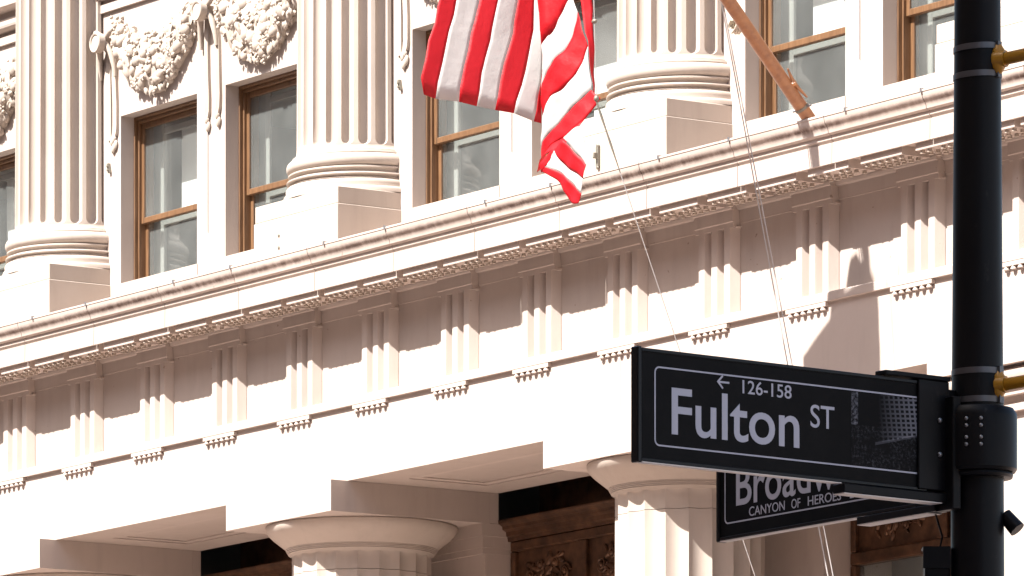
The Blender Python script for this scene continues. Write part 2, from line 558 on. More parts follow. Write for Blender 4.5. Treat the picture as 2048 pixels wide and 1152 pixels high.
# --- Doric columns
def doric(X):
    c = empty('doric_column', B, (X, 0.774, 0))
    MB().box(-0.9735, 0.9735, -0.974, 0.874, Z_ABA, Z_SOF - .002).build('abacus', M['stone_smooth'], c)
    pr = [(0.90, Z_ABA - .0005), (0.945, 10.310), (0.951, 10.300), (0.949, 10.277), (0.938, 10.250), (0.917, 10.222), (0.885, 10.192), (0.845, 10.160), (0.800, 10.125), (0.756, 10.090)]
    z = 10.088
    for k in range(4):
        pr += [(0.751 - .008 * k, z - .002), (0.751 - .008 * k, z - .010), (0.740 - .008 * k, z - .013)]
        z -= 0.014
    pr += [(0.712, 10.028), (0.695, 10.01)]
    MB().lathe(pr, n=96).build('echinus', M['column_stone'], c, smooth=25)
    def shaft(z0, z1, name, top):
        mb = MB()
        NF, NS = 20, 8
        zs = [z0 + (z1 - z0) * i / 6 for i in range(7)] if not top else [z0, z0 + .04, z0 + .08, z0 + .11, z0 + .135, z0 + .155, z0 + .17, z0 + .18, z1]
        vs = []
        for z in zs:
            R0 = 0.69 + 0.10 * ((9.83 - min(z, 9.83)) / 9.83) ** 1.6
            dep = 0.043
            if top:
                u = (z - (z0 + .10)) / .085
                dep *= 1.0 if u <= 0 else math.sqrt(max(0.0, 1 - min(u, 1) ** 2))
            for i in range(NF * NS):
                a = 2 * math.pi * i / (NF * NS)
                t = (i % NS) / NS * 2 - 1
                r = R0 * math.cos(math.pi / NF * 0) - dep * (1 - t * t) 
                vs.append((r * math.sin(a), -r * math.cos(a), z))
        n = NF * NS
        fs = []
        for j in range(len(zs) - 1):
            for i in range(n):
                k = (i + 1) % n
                fs.append((j * n + i, j * n + k, (j + 1) * n + k, (j + 1) * n + i))
        fs.append(tuple(range(n - 1, -1, -1))); fs.append(tuple(range((len(zs) - 1) * n, len(zs) * n)))
        mb.add(vs, fs)
        mb.build(name, M['column_stone'], c, smooth=20)
    shaft(9.834, 10.024, 'neck_drum', True)
    zb = 9.829
    for h in (3.2, 3.3, 3.3):
        shaft(zb - h + 0.005, zb, 'shaft_drum', False); zb -= h
for X in DORIC: doric(X)

# --- beams tying the columns back to the rear wall, pilasters, rear wall and bronze screens
for X in DORIC:
    MB().box(X - .9725, X + .9725, 1.650, 1.752, Z_ABA + .003, Z_SOF - .003).build('beam_end', M['stone'], B)
    p = MB().box(X - .93, X + .93, 1.62, 2.4, 0, 10.02).build('pilaster', M['stone'], B)
    mb = MB()
    for k, (ov, z0, z1) in enumerate([(0.03, 10.02, 10.08), (0.045, 10.08, 10.19), (0.062, 10.19, Z_ABA)]):
        mb.box(X - .93 - ov + .02, X + .93 + ov - .02, 1.62 - ov, 2.4, z0, z1)
    mb.build('pilaster_capital', M['stone'], p)

relief_rng = random.Random(3)
def relief(mb, x0, x1, y, z0, z1, rng):
    """scrolls, leaves and fruit standing proud of a bronze panel"""
    cx, cz = (x0 + x1) / 2, (z0 + z1) / 2
    w, h = (x1 - x0) * .5, (z1 - z0) * .5
    for s in (-1, 1):
        for (ox, oz, rad) in ((s * .60 * w, .05 * h, .34 * h), (s * .25 * w, .45 * h, .22 * h), (s * .22 * w, -.42 * h, .24 * h)):
            pts = []
            for i in range(22):
                t = i / 21
                a = s * (t * 3.6 * math.pi) + rng.random() * .2
                rr = rad * (1 - .78 * t)
                pts.append((cx + ox + rr * math.cos(a), y - .012 - .02 * t, cz + oz + rr * math.sin(a)))
            mb.tube(pts, [.016 - .006 * i / 21 for i in range(22)], 5)
            mb.blob((cx + ox, y - .022, cz + oz), .03, .03, .03)
    for k in range(34):
        a = rng.random() * 6.283; rr = rng.random() ** .5
        px, pz = cx + .85 * w * rr * math.cos(a), cz + .8 * h * rr * math.sin(a)
        rot = Matrix.Rotation(rng.random() * 3.1, 3, 'Y')
        mb.blob((px, y - .006, pz), .016 + .02 * rng.random(), .026, .05 + .04 * rng.random(), rot, 6, 4)

def screen(x0, x1):
    s = empty('bronze_screen', B, (0, 0, 0))
    y = 1.90
    MB().box(x0, x1, 2.25, 2.33, 9.6, 10.95).build('head_board', M['bronze'], s)
    MB().prism_x([(1.755, 10.318), (1.748, 10.335), (1.748, 10.352), (2.25, 10.36), (2.25, 10.15), (1.875, 10.15), (1.87, 10.185), (1.845, 10.20), (1.84, 10.24), (1.80, 10.262), (1.795, 10.29)], x0, x1).build('screen_cornice', M['bronze'], s, smooth=20)
    n = 3
    w = (x1 - x0) / n
    fr = MB()
    fr.box(x0, x1, y, 2.02, 10.05, 10.149); fr.box(x0, x1, y, 2.02, 9.36, 9.478)
    for k in range(n + 1):
        c = x0 + k * w
        a, b = max(x0, c - .075), min(x1, c + .075)
        fr.box(a, b, y, 2.02, 9.478, 10.05)
        fr.box(a, b, y, 2.02, 3.0, 9.36)
    fr.box(x0, x1, y + .002, 2.018, 2.8, 3.0)
    fr.build('screen_frame', M['bronze'], s, bevel=0.012)
    MB().box(x0, x1, y + .01, 2.015, 0.0, 2.8).build('door_leaf', M['bronze'], s)
    for k in range(n):
        a, b = x0 + k * w + .0755, x0 + (k + 1) * w - .0755
        p = MB().box(a, b, y + .05, y + .09, 9.479, 10.049).build('relief_panel', M['bronze'], s)
        mb = MB(); relief(mb, a + .04, b - .04, y + .05, 9.52, 10.02, relief_rng)
        q = mb.build('carving', M['bronze'], p, smooth=50); q['kind'] = 'stuff'
        MB().box(a, b, y + .06, y + .066, 3.0, 9.36).build('pane', M['glass'], s)
for a, b in zip(DORIC[:-1], DORIC[1:]): screen(a + .955, b - .955)
screen(DORIC[-1] + .955, 10.72)
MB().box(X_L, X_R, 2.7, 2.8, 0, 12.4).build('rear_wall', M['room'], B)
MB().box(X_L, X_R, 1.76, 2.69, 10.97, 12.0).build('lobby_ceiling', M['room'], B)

# --- end pier with its moulded capital
e = empty('end_pier', B)
MB().box(10.74, X_R, 0.02, 2.6, 0, 10.06).build('pier_shaft', M['stone_smooth'], e)
cap = MB()
for ov, z0, z1 in [(0.05, 10.06, 10.12), (0.03, 10.12, 10.19)]:
    cap.box(10.74 - ov, X_R + ov, 0.02 - ov, 2.6, z0, z1)
cap.box(10.74 - .10, X_R + .10, -.08, 2.6, 10.19, 10.235)
cap.build('pier_capital', M['stone'], e)
ov_pr = [(-.08 - .0, 10.2355), (-.12, 10.26), (-.15, 10.30), (-.165, 10.345), (-.16, 10.385), (-.13, 10.405), (2.6, 10.405), (2.6, 10.2355)]
MB().prism_x(ov_pr, 10.56, X_R + .12).build('pier_echinus', M['stone'], e, smooth=30)
MB().box(10.52, X_R + .16, -0.2, 2.6, 10.43, Z_SOF - .003).build('pier_abacus', M['stone_smooth'], e)
MB().box(10.60, X_R + .1, -0.10, 2.6, 10.405, 10.43).build('pier_fillet', M['stone'], e)

# --- upper wall: one mesh, with window openings left free
WB = [(IONIC[i] + IONIC[i + 1]) / 2 for i in range(4)]
WIN = []
for c in WB: WIN += [(c - 1.045 - .766, c - 1.045 + .766), (c + 1.045 - .766, c + 1.045 + .766)]
YW, YB = 0.74, 1.14
ZW0, ZW1 = 12.98, 15.077
ZU0, ZU1 = 16.72, 18.9
wall = MB()
xs = [X_L] + [v for w in WIN for v in w] + [X_R]
for z0, z1 in ((ZW0, ZW1), (ZU0, ZU1)):
    for i in range(0, len(xs), 2): wall.box(xs[i], xs[i + 1], YW, YB, z0, z1)
wall.box(X_L, X_R, YW, YB, 12.44, ZW0); wall.box(X_L, X_R, YW, YB, ZW1, ZU0); wall.box(X_L, X_R, YW, YB, ZU1, 22.0)
wall.build('upper_wall', M['stone_smooth'], B)
# plinth strips at the foot of the window piers (a few millimetres proud)
for i in range(1, len(xs) - 1, 2):
    a, b = xs[i], xs[i + 1]
    MB().box(a - .012, b + .012, YW - .010, YB - .05, 12.94, 13.33).build('pier_plinth', M['stone_smooth'], B)

# --- windows
def window(x0, x1, blind, z0=ZW0, z1=ZW1, rail=14.0):
    w = empty('window', B)
    yf = 0.895
    f = MB()
    t = 0.018
    f.box(x0, x0 + t, yf, 1.12, z0, z1); f.box(x1 - t, x1, yf, 1.12, z0, z1)
    f.box(x0 + t, x1 - t, yf, 1.12, z1 - .03, z1); f.box(x0 + t, x1 - t, yf - .05, 1.12, z0, z0 + .05)
    f.box(x0 + t, x0 + t + .022, yf + .040, 1.12, z0 + .05, z1 - t); f.box(x1 - t - .022, x1 - t, yf + .035, 1.12, z0 + .05, z1 - t)
    f.box(x0 + t + .022, x1 - t - .022, yf + .035, 1.12, z1 - .065, z1 - .03)
    f.build('frame', M['wood'], w, bevel=0.006)
    a, b = x0 + t + .022, x1 - t - .022
    def sash(y, za, zb, low):
        s = MB()
        st = .052
        s.box(a, a + st, y, y + .045, za, zb); s.box(b - st, b, y, y + .045, za, zb)
        s.box(a + st, b - st, y, y + .045, za, za + .062); s.box(a + st, b - st, y, y + .045, zb - .055, zb)
        q = s.build('sash', M['wood'], w, bevel=0.006)
        MB().box(a + st, b - st, y + .02, y + .025, za + .062, zb - .055).build('pane', M['glass'], q)
    sash(0.965, rail - .035, z1 - .066, False)
    sash(1.014, z0 + .05, rail + .03, True)
    # white inner casement
    s = MB()
    yi = 1.16
    s.box(a + .06, a + .125, yi, yi + .04, z0, z1); s.box(b - .125, b - .06, yi, yi + .04, z0, z1)
    s.box(a + .125, b - .125, yi, yi + .04, z1 - .17, z1 - .10); s.box(a + .125, b - .125, yi, yi + .04, rail - .05, rail + .02)
    s.box(x0 - .1, a + .06, yi, yi + .04, z0, z1); s.box(b - .06, x1 + .1, yi, yi + .04, z0, z1)
    s.build('inner_casement', M['white_paint'], w, bevel=0.008)
    if blind:
        q = MB().box(a + blind[0], b - .08, 1.295, 1.30, blind[1], z1 - .12).box(a + blind[0], b - .08, 1.28, 1.31, blind[1] - .03, blind[1])
        q.build('roller_blind', M['blind'], w)
blinds = {2: (.27, 14.13), 5: (.20, 13.75), 6: (.25, 14.13), 1: (.1, 13.3)}
for i, (a, b) in enumerate(WIN): window(a, b, blinds.get(i))
for i, (a, b) in enumerate(WIN): window(a, b, None, ZU0, ZU1, 17.8)
# rooms behind
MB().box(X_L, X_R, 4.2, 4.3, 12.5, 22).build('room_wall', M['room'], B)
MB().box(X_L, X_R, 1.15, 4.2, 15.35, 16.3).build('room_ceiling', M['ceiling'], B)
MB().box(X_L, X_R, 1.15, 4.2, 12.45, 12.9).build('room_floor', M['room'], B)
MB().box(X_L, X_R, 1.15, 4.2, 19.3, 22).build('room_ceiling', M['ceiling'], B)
for c in IONIC: MB().box(c - .08, c + .08, 1.15, 4.2, 12.9, 15.35).build('room_partition', M['room'], B)

# --- sill course above the garlands
sp = [(YW, 16.20), (.705, 16.20), (.705, 16.285), (.73, 16.292), (.73, 16.33)]
for i in range(7):
    a = -math.pi / 2 + math.pi * i / 6
    sp.append((.69 - .055 * math.cos(a), 16.385 + .05 * math.sin(a)))
sp += [(.70, 16.44), (.70, 16.47), (.73, 16.48), (.73, 16.545), (.62, 16.56), (.60, 16.575), (.60, 16.64), (.73, 16.70), (YW, 16.70)]
for a, b in zip(IONIC[:-1], IONIC[1:]):
    MB().prism_x(sp, a + .60, b - .60).build('sill_course', M['stone'], B, smooth=30)

# --- Ionic columns
def ionic_shaft_mesh():
    NF, NS = 24, 12
    zb, zt = 13.945, 22.0
    zend = 13.99
    zs = [zb, 13.965, zend - .001, zend + .002, zend + .008, zend + .018, zend + .03, zend + .044, zend + .06, 14.2, 15, 16, 18, zt]
    hw = 5.65 / 7.5
    a0, a1 = -97.5, 97.5
    cnt = int((a1 - a0) / 15 * NS)
    offs = [-1.0, -hw, -hw * .93, -hw * .78, -hw * .5, -hw * .2, hw * .2, hw * .5, hw * .78, hw * .93, hw, 1.0]
    vs = []; m_ = 0
    for z in zs:
        R0 = 0.645 - 0.006 * (z - 14) / 1.5 if z > 14 else 0.645
        R0 = max(R0, .60)
        if z < 13.99: R0 = 0.645 + 0.022 * ((13.99 - z) / .045) ** 2
        u = (z - zend) / .06
        sc = 0.0 if u < 0 else (1.0 if u >= 1 else math.sqrt(1 - (1 - u) ** 2))
        row = []
        for k in range(int((a1 - a0) / 15)):
            c = a0 + 15 * k + 7.5
            for j, t in enumerate(offs[:-1] if k < int((a1 - a0) / 15) - 1 else offs):
                tt = t
                if abs(t) < .999: tt = t * max(sc, .02) if sc < 1 else t
                ang = R(c + tt * 7.5)
                q = abs(t) / hw
                dep = 0.066 * sc * math.sqrt(max(0, 1 - q * q)) if q < 1 else 0
                r = R0 - dep
                row.append((r * math.sin(ang), -r * math.cos(ang), z))
        m_ = len(row)
        vs += row
    fs = []
    for j in range(len(zs) - 1):
        for i in range(m_ - 1):
            fs.append((j * m_ + i, j * m_ + i + 1, (j + 1) * m_ + i + 1, (j + 1) * m_ + i))
    return MB().add(vs, fs).mesh('shaft', M['column_stone'], smooth=38)
sh_me = ionic_shaft_mesh()
bp = [(0.60, 13.955), (0.664, 13.946), (0.668, 13.935), (0.690, 13.930), (0.694, 13.915), (0.690, 13.905)]
for i in range(11):
    a = math.pi / 2 - math.pi * i / 10
    bp.append((0.690 + .052 * math.cos(a) + .006 * (i / 10), 13.842 + .062 * math.sin(a)))
bp += [(0.722, 13.774), (0.728, 13.770), (0.728, 13.757), (0.716, 13.752)]
for i in range(7):
    t = i / 6
    bp.append((0.712 - .026 * math.sin(math.pi * t) + .012 * t, 13.752 - .044 * t))
bp += [(0.740, 13.706), (0.744, 13.697), (0.740, 13.688)]
for i in range(6):
    t = i / 5
    bp.append((0.722 - .022 * math.sin(math.pi * t) + .012 * t, 13.686 - .03 * t))
for i in range(9):
    a = math.pi / 2 - math.pi * .62 * i / 8
    bp.append((0.716 + .032 * math.cos(a) + .004 * i / 8, 13.612 + .04 * math.sin(a)))
bp += [(0.752, 13.572), (0.768, 13.558), (0.772, 13.548), (0.772, 13.515)]
base_me = MB().lathe(bp, n=80, a0=R(-100), a1=R(100)).mesh('base', M['column_stone'], smooth=32)
pl_me = MB().prism_z([(-.765, .010), (.765, .010), (.765, .80), (-.765, .80)], 13.345, 13.512).mesh('plinth', M['column_stone'], bevel=0.006)
di_me = MB().prism_z([(-.775, 0), (.775, 0), (.775, .80), (-.775, .80)], 12.86, 13.343).mesh('pedestal', M['column_stone'], bevel=0.006)
bkt = MB().box(-.02, .02, -.02, .002, -.09, .09).box(-.012, .012, -.055, -.018, -.02, .03).tube([(-.0, -.05, .03), (0, -.055, -.015)], .012, 8)
bkt.blob((0, -.012, .10), .022, .012, .022).blob((0, -.012, -.10), .022, .012, .022)
bkt_me = bkt.mesh('cleat', M['oxide'], smooth=40)
for X in IONIC:
    c = empty('ionic_column', B, (X, 0, 0))
    link('shaft', sh_me, c, (0, .775, 0))
    link('base', base_me, c, (0, .775, 0))
    link('plinth', pl_me, c)
    link('pedestal', di_me, c)
    if X != 0.0: link('cleat', bkt_me, c, (-.30, -.004, 13.13))
    else:
        MB().blob((-.30, -.004, 13.17), .016, .012, .016).blob((-.30, -.004, 13.05), .016, .012, .02).build('bolt_stub', M['oxide'], c)
# small cable anchors on the wall beside the columns
anc = MB()
anc.prism_y([(-.028, .05), (.002, .055), (.03, -.045), (0, -.05)], -.03, .0).tube([(0, -.045, .02), (0, -.02, .02)], .012, 8).tube([(.006, -.045, -.02), (.006, -.02, -.02)], .012, 8)
anc_me = anc.mesh('cable_anchor', M['oxide'])
for X in (IONIC[1], IONIC[2], IONIC[3]): link('cable_anchor', anc_me, B, (X + .775, YW - .001, 14.56))
# thin metal strap running down the middle pier
for X in (WB[1], WB[2], WB[3]):
    MB().box(X - .06, X - .052, YW - .008, YW, 13.62, 15.0).build('conduit', M['steel'], B)

# --- garlands, rosettes and ribbons
def garland_mesh(seed):
    rng = random.Random(seed)
    mb = MB()
    zi = lambda x: 15.80 + .30 * (abs(x) / .80) ** 1.9
    zo = lambda x: 15.20 + .62 * (abs(x) / .84) ** 1.8
    # modelled core
    N, K = 34, 12
    vs = []
    for i in range(N + 1):
        x = -.84 + 1.68 * i / N
        a, b = zi(x), zo(x)
        c, h = (a + b) / 2, max(.05, (a - b) / 2)
        dep = .115 * min(1, (.92 - abs(x)) / .35 + .3)
        for k in range(K + 1):
            t = math.pi * k / K
            vs.append((x + .02 * math.sin(7 * t + i), YW + .002 - dep * math.sin(t) ** .7, c + h * math.cos(t)))
    fs = []
    for i in range(N):
        for k in range(K):
            fs.append((i * (K + 1) + k, (i + 1) * (K + 1) + k, (i + 1) * (K + 1) + k + 1, i * (K + 1) + k + 1))
    mb.add(vs, fs)
    def surf(x, t):
        a, b = zi(x), zo(x)
        c, h = (a + b) / 2, max(.05, (a - b) / 2)
        dep = .115 * min(1, (.92 - abs(x)) / .35 + .3)
        return Vector((x, YW - dep * math.sin(t) ** .7, c + h * math.cos(t)))
    for k in range(70):     # apples, pomegranates, pears
        x = rng.uniform(-.72, .72); t = rng.uniform(.35, 2.9)
        r = rng.uniform(.036, .072)
        p = surf(x, t)
        rot = Matrix.Rotation(rng.uniform(-1, 1), 3, 'Y') @ Matrix.Rotation(rng.uniform(-.6, .6), 3, 'X')
        mb.blob(p + Vector((0, .004, 0)), r, r * .75, r * rng.uniform(.95, 1.35), rot, 10, 7)
    for k in range(26):     # bunches of grapes and berries
        x = rng.uniform(-.76, .76); t = rng.uniform(.2, 3.0)
        p = surf(x, t)
        for q in range(rng.randint(7, 13)):
            r = rng.uniform(.014, .024)
            mb.blob(p + Vector((rng.gauss(0, .038), -.018 * rng.random() - .006, rng.gauss(0, .038))), r, r, r, None, 6, 4)
    for k in range(120):     # leaves and husks
        x = rng.uniform(-.82, .82); t = rng.uniform(.1, 3.08)
        p = surf(x, t)
        rot = Matrix.Rotation(rng.uniform(0, 3.14), 3, 'Y') @ Matrix.Rotation(rng.uniform(-.7, .7), 3, 'X')
        mb.blob(p, rng.uniform(.018, .032), rng.uniform(.010, .022), rng.uniform(.045, .085), rot, 6, 5)
    for k in range(30):     # ragged leaf tips along the lower edge
        x = rng.uniform(-.74, .74)
        p = Vector((x, YW - .05 - .05 * rng.random(), zo(x) + .012))
        rot = Matrix.Rotation(rng.uniform(-.7, .7), 3, 'Y')
        mb.blob(p, .022, .02, rng.uniform(.04, .07), rot, 6, 5)
    return mb.mesh('fruit_and_leaves', M['carved'], smooth=60)
def wrap_mesh(x0, dx):
    mb = MB()
    vs = []; fs = []
    for i in range(15):
        t = .10 + 2.94 * i / 14
        x = x0 + dx * i / 14
        a = 15.80 + .30 * (abs(x) / .80) ** 1.9; b = 15.20 + .62 * (abs(x) / .84) ** 1.8
        c, h = (a + b) / 2, (a - b) / 2 * 1.03
        for j in range(7):
            u = (j - 3) / 3
            vs.append((x + u * .055, YW - .138 * math.sin(t) ** .7 - .008 * math.cos(u * 6.3), c + h * math.cos(t) + .03 * u))
        vs += [(x + .05, YW, c + h * math.cos(t) + .02), (x - .05, YW, c + h * math.cos(t) - .02)]
    for i in range(14):
        for j in range(9): fs.append((i * 9 + j, (i + 1) * 9 + j, (i + 1) * 9 + (j + 1) % 9, i * 9 + (j + 1) % 9))
    mb.add(vs, fs)
    return mb.mesh('ribbon_wrap', M['carved'], smooth=60)
g_me = [garland_mesh(11), garland_mesh(23), garland_mesh(5)]
w_me = [wrap_mesh(-.50, .08), wrap_mesh(.42, -.05), wrap_mesh(.64, -.04)]
def pendant(mb, x, y, pts, w):
    """flat carved ribbon hanging on the wall; pts: (dx, z)"""
    L_ = [(x + dx - w / 2, z) for dx, z in pts]; R_ = [(x + dx + w / 2, z) for dx, z in pts]
    n = len(pts)
    vs = []
    for (xl, z), (xr, _) in zip(L_, R_):
        vs += [(xl, y, z), (xl, y - .030, z), ((xl + xr) / 2, y - .016, z), (xr, y - .034, z), (xr, y, z)]
    fs = []
    for i in range(n - 1):
        for j in range(4): fs.append((i * 5 + j, (i + 1) * 5 + j, (i + 1) * 5 + j + 1, i * 5 + j + 1))
    mb.add(vs, fs)
    xe = x + pts[-1][0]; ze = pts[-1][1]
    mb.blob((xe + .012, y - .022, ze - .02), .032, .024, .05, None, 8, 6)
    mb.blob((xe + .03, y - .02, ze - .095), .03, .02, .055, Matrix.Rotation(.3, 3, 'Y'), 8, 6)
    mb.blob((xe - .005, y - .018, ze - .10), .018, .016, .04, Matrix.Rotation(-.4, 3, 'Y'), 6, 5)
def rosette_mesh():
    mb = MB()
    pr = [(0.0, -.068), (.045, -.070), (.078, -.064), (.084, -.075), (.098, -.080), (.104, -.072), (.104, 0)]
    n = 28; vs = []; fs = []
    for r, y in pr:
        for i in range(n):
            a = 2 * math.pi * i / n
            vs.append((r * math.cos(a), y, r * math.sin(a)))
    for j in range(len(pr) - 1):
        for i in range(n):
            k = (i + 1) % n
            fs.append((j * n + i, j * n + k, (j + 1) * n + k, (j + 1) * n + i))
    mb.add(vs, fs)
    return mb.mesh('rosette', M['carved'], smooth=35)
ros_me = rosette_mesh()
gi = 0
for b, c in enumerate(WB):
    for s in (-1, 1):
        gp = empty('garland', B, (c + s * 1.03, 0, 0))
        o = link('fruit_and_leaves', g_me[gi % 3], gp); o['kind'] = 'stuff'
        for q in w_me: link('ribbon_wrap', q, gp)
        gi += 1
    for s in (-1, 0, 1):
        x = c + s * 2.03
        rp = empty('ribbon_knot', B, (x, 0, 0))
        o = link('rosette', ros_me, rp, (-.01 if s else .0, YW - .11, 15.86))
        mb = MB()
        mb.box(-.05, .05, YW - .115, YW + .002, 15.80, 15.92)
        for q in (-1, 1):   # swags of cloth from the knot over the garland ends
            pts = [(q * .04, YW - .10, 15.90), (q * .12, YW - .075, 15.97), (q * .22, YW - .06, 16.0), (q * .30, YW - .05, 15.97)]
            mb.tube(pts, [.025, .038, .042, .03], 8)
            pts = [(q * .05, YW - .09, 15.86), (q * .11, YW - .06, 15.76), (q * .145, YW - .04, 15.62), (q * .15, YW - .03, 15.50)]
            mb.tube(pts, [.03, .034, .03, .02], 8)
        mb.build('knot', M['carved'], rp, smooth=50)
        mb = MB()
        if s == 0:
            pendant(mb, -.045, YW, [(0, 15.84), (-.01, 15.5), (0.0, 15.2), (.015, 15.0), (.012, 14.85), (-.012, 14.79)], .075)
            pendant(mb, .16, YW, [(-.05, 15.84), (0, 15.55), (.012, 15.2), (.02, 15.0), (.012, 14.87), (-.012, 14.81)], .075)
        else:
            pendant(mb, .02, YW, [(0, 15.84), (-.01, 15.5), (0, 15.2), (0, 14.95), (0, 14.88), (.05, 14.85)], .10)
            pendant(mb, .14, YW, [(0, 15.84), (-.02, 15.5), (0.0, 15.2), (.0, 14.98), (-.01, 14.92), (-.03, 14.88)], .085)
        mb.build('ribbon', M['carved'], rp, smooth=50)

# ------------------------------------------------------------------ ceiling lamps seen through the windows
for i, x in enumerate((-3.35, 7.95)):
    t = empty('ceiling_lamp', None, (x, 2.6, 14.30))
    MB().box(-.75, .75, -.06, .06, .02, .06).build('housing', M['white_paint'], t)
    MB().box(-.74, .74, -.045, .045, -.01, .018).build('tube', M['tube'], t)
    tag(t, ['white strip lamp behind the window left of the flag, beside the leftmost whole column',
            'white strip lamp behind the window crossed by the wooden flagpole'][i], 'lamp', 'strip lamps inside the building')
    MB().box(-.6, -.59, -.005, .005, .06, 1.06).box(.59, .60, -.005, .005, .06, 1.06).build('hanger', M['white_paint'], t)

# ------------------------------------------------------------------ flagpole
PD = Vector((0, -1, 1.08)).normalized()
PA = Vector((9.115, -.45, 12.885))
fp = empty('flagpole', None, tuple(PA - PD * .22))
tag(fp, 'brown wooden flagpole slanting out over the cornice', 'flagpole')
def rel(mb, o):  # shift vertices into the empty's frame
    mb.v = [tuple(Vector(v) - o) for v in mb.v]; return mb
o0 = PA - PD * .22
L = 7.0
rel(MB().tube([PA - PD * .20, PA + PD * .02, PA + PD * 2.5, PA + PD * 5, PA + PD * L], [.060, .060, .058, .05, .036], 20), o0).build('pole', M['pole_wood'], fp, smooth=40)
rel(MB().tube([PA + PD * .06, PA + PD * .085], .066, 20), o0).build('collar', M['oxide'], fp, smooth=40)
cl = MB()
side = Vector((.78, .52, .35)).normalized()
q = PA + PD * .30 + side * .075
cl.tube([q - PD * .16 + side * .02, q - PD * .05, q + PD * .05, q + PD * .15 + side * .02], [.008, .016, .016, .008], 8)
cl.tube([q - side * .03, q + side * .012], .025, 8)
rel(cl, o0).build('cleat', M['pole_wood'], fp, smooth=40)
rel(MB().blob(PA + PD * (L + .06), .08, .08, .08, None, 14, 10), o0).build('finial', M['oxide'], fp, smooth=60)
rel(MB().tube([PA + PD * .07 + Vector((-.09, -.03, -.02)), PA + PD * .07 + Vector((.09, .03, .02))], .012, 8), o0).build('pin', M['steel'], fp, smooth=40)
sk = MB().lathe([(.10, .06), (.105, .02), (.12, 0), (.12, -.03)], n=16, cap=True).build('socket', M['oxide'], fp, smooth=30)

# ------------------------------------------------------------------ flag
def resample(pl, n):
    pl = [Vector(p) for p in pl]
    d = [0]
    for a, b in zip(pl[:-1], pl[1:]): d.append(d[-1] + (b - a).length)
    res = []
    for i in range(n):
        s = d[-1] * i / (n - 1)
        k = 0
        while k < len(d) - 2 and d[k + 1] < s: k += 1
        t = (s - d[k]) / max(1e-6, d[k + 1] - d[k])
        # Catmull-Rom
        p0 = pl[max(k - 1, 0)]; p1 = pl[k]; p2 = pl[k + 1]; p3 = pl[min(k + 2, len(pl) - 1)]
        res.append(0.5 * ((2 * p1) + (p2 - p0) * t + (2 * p0 - 5 * p1 + 4 * p2 - p3) * t * t + (3 * p1 - p0 - 3 * p2 + p3) * t ** 3))
    return res
def ripple(p):
    y, z, x = p.y, p.z, p.x
    dx = .010 * math.sin(5.0 * y + 0.9 * z) + .004 * math.sin(13 * y - 4.0 * z + 1) + .0025 * math.sin(31 * y + 17 * z)
    dy = .009 * math.sin(11 * x + 5 * z) + .006 * math.sin(23 * x - 14 * z + 2) + .003 * math.sin(40 * z + 20 * x)
    return p + Vector((dx, dy, 0))
flag_o = empty('flag', None, (9.1, -4.0, 12.0))
tag(flag_o, 'large red and white striped flag hanging in folds in front of the columns', 'flag')
FO = Vector((9.1, -4.0, 12.0))
def strip(A_, B_, mi, n=30, k=7):
    a = resample(A_, n); b = resample(B_, n)
    vs = []
    for i in range(n):
        for j in range(k):
            vs.append(ripple(a[i].lerp(b[i], j / (k - 1))) - FO)
    fs = [(i * k + j, (i + 1) * k + j, (i + 1) * k + j + 1, i * k + j + 1) for i in range(n - 1) for j in range(k - 1)]
    q = MB().add(vs, fs).build(('red_stripe', 'white_stripe')[mi], (M['flag_red'], M['flag_white'])[mi], flag_o, smooth=70)
    sd = q.modifiers.new('thickness', 'SOLIDIFY'); sd.thickness = 0.003; sd.offset = 0
FX = 9.0
bl = [
 [(9.1, -4.62, 17.15), (8.680, -3.557, 15.400), (8.680, -3.781, 14.437), (8.680, -3.984, 13.565), (8.680, -4.019, 13.387), (8.680, -4.073, 13.225), (8.680, -4.136, 12.993), (8.680, -4.191, 12.856), (8.680, -4.181, 12.794), (8.680, -4.141, 12.747)],
 [(9.1, -4.40, 16.94), (8.733, -3.450, 15.404), (8.733, -3.658, 14.442), (8.733, -3.846, 13.571), (8.733, -3.917, 13.233), (8.733, -3.988, 12.975), (8.733, -4.054, 12.714)],
 [(9.1, -4.18, 16.73), (8.787, -3.261, 15.418), (8.787, -3.469, 14.455), (8.787, -3.658, 13.583), (8.787, -3.724, 13.283), (8.787, -3.795, 12.970), (8.787, -3.856, 12.701)],
 [(9.1, -3.96, 16.52), (8.840, -3.122, 15.425), (8.840, -3.326, 14.463), (8.840, -3.510, 13.591), (8.840, -3.591, 13.212), (8.840, -3.647, 12.939), (8.840, -3.703, 12.670)],
 [(9.1, -3.74, 16.31), (8.893, -2.953, 15.437), (8.893, -3.151, 14.474), (8.893, -3.331, 13.602), (8.893, -3.412, 13.249), (8.893, -3.489, 12.947), (8.893, -3.540, 12.645)],
 [(9.1, -3.52, 16.10), (8.947, -2.938, 15.428), (8.947, -3.074, 14.474), (8.947, -3.197, 13.608), (8.947, -3.238, 13.233), (8.947, -3.320, 12.906), (8.947, -3.397, 12.621)],
 [(9.1, -3.30, 15.89), (9.000, -3.059, 15.403), (9.000, -3.115, 14.459), (9.000, -3.167, 13.602), (9.000, -3.167, 13.220), (9.000, -3.172, 12.879), (9.000, -3.238, 12.561)]]
for i in range(6): strip(bl[i], bl[i + 1], i % 2)
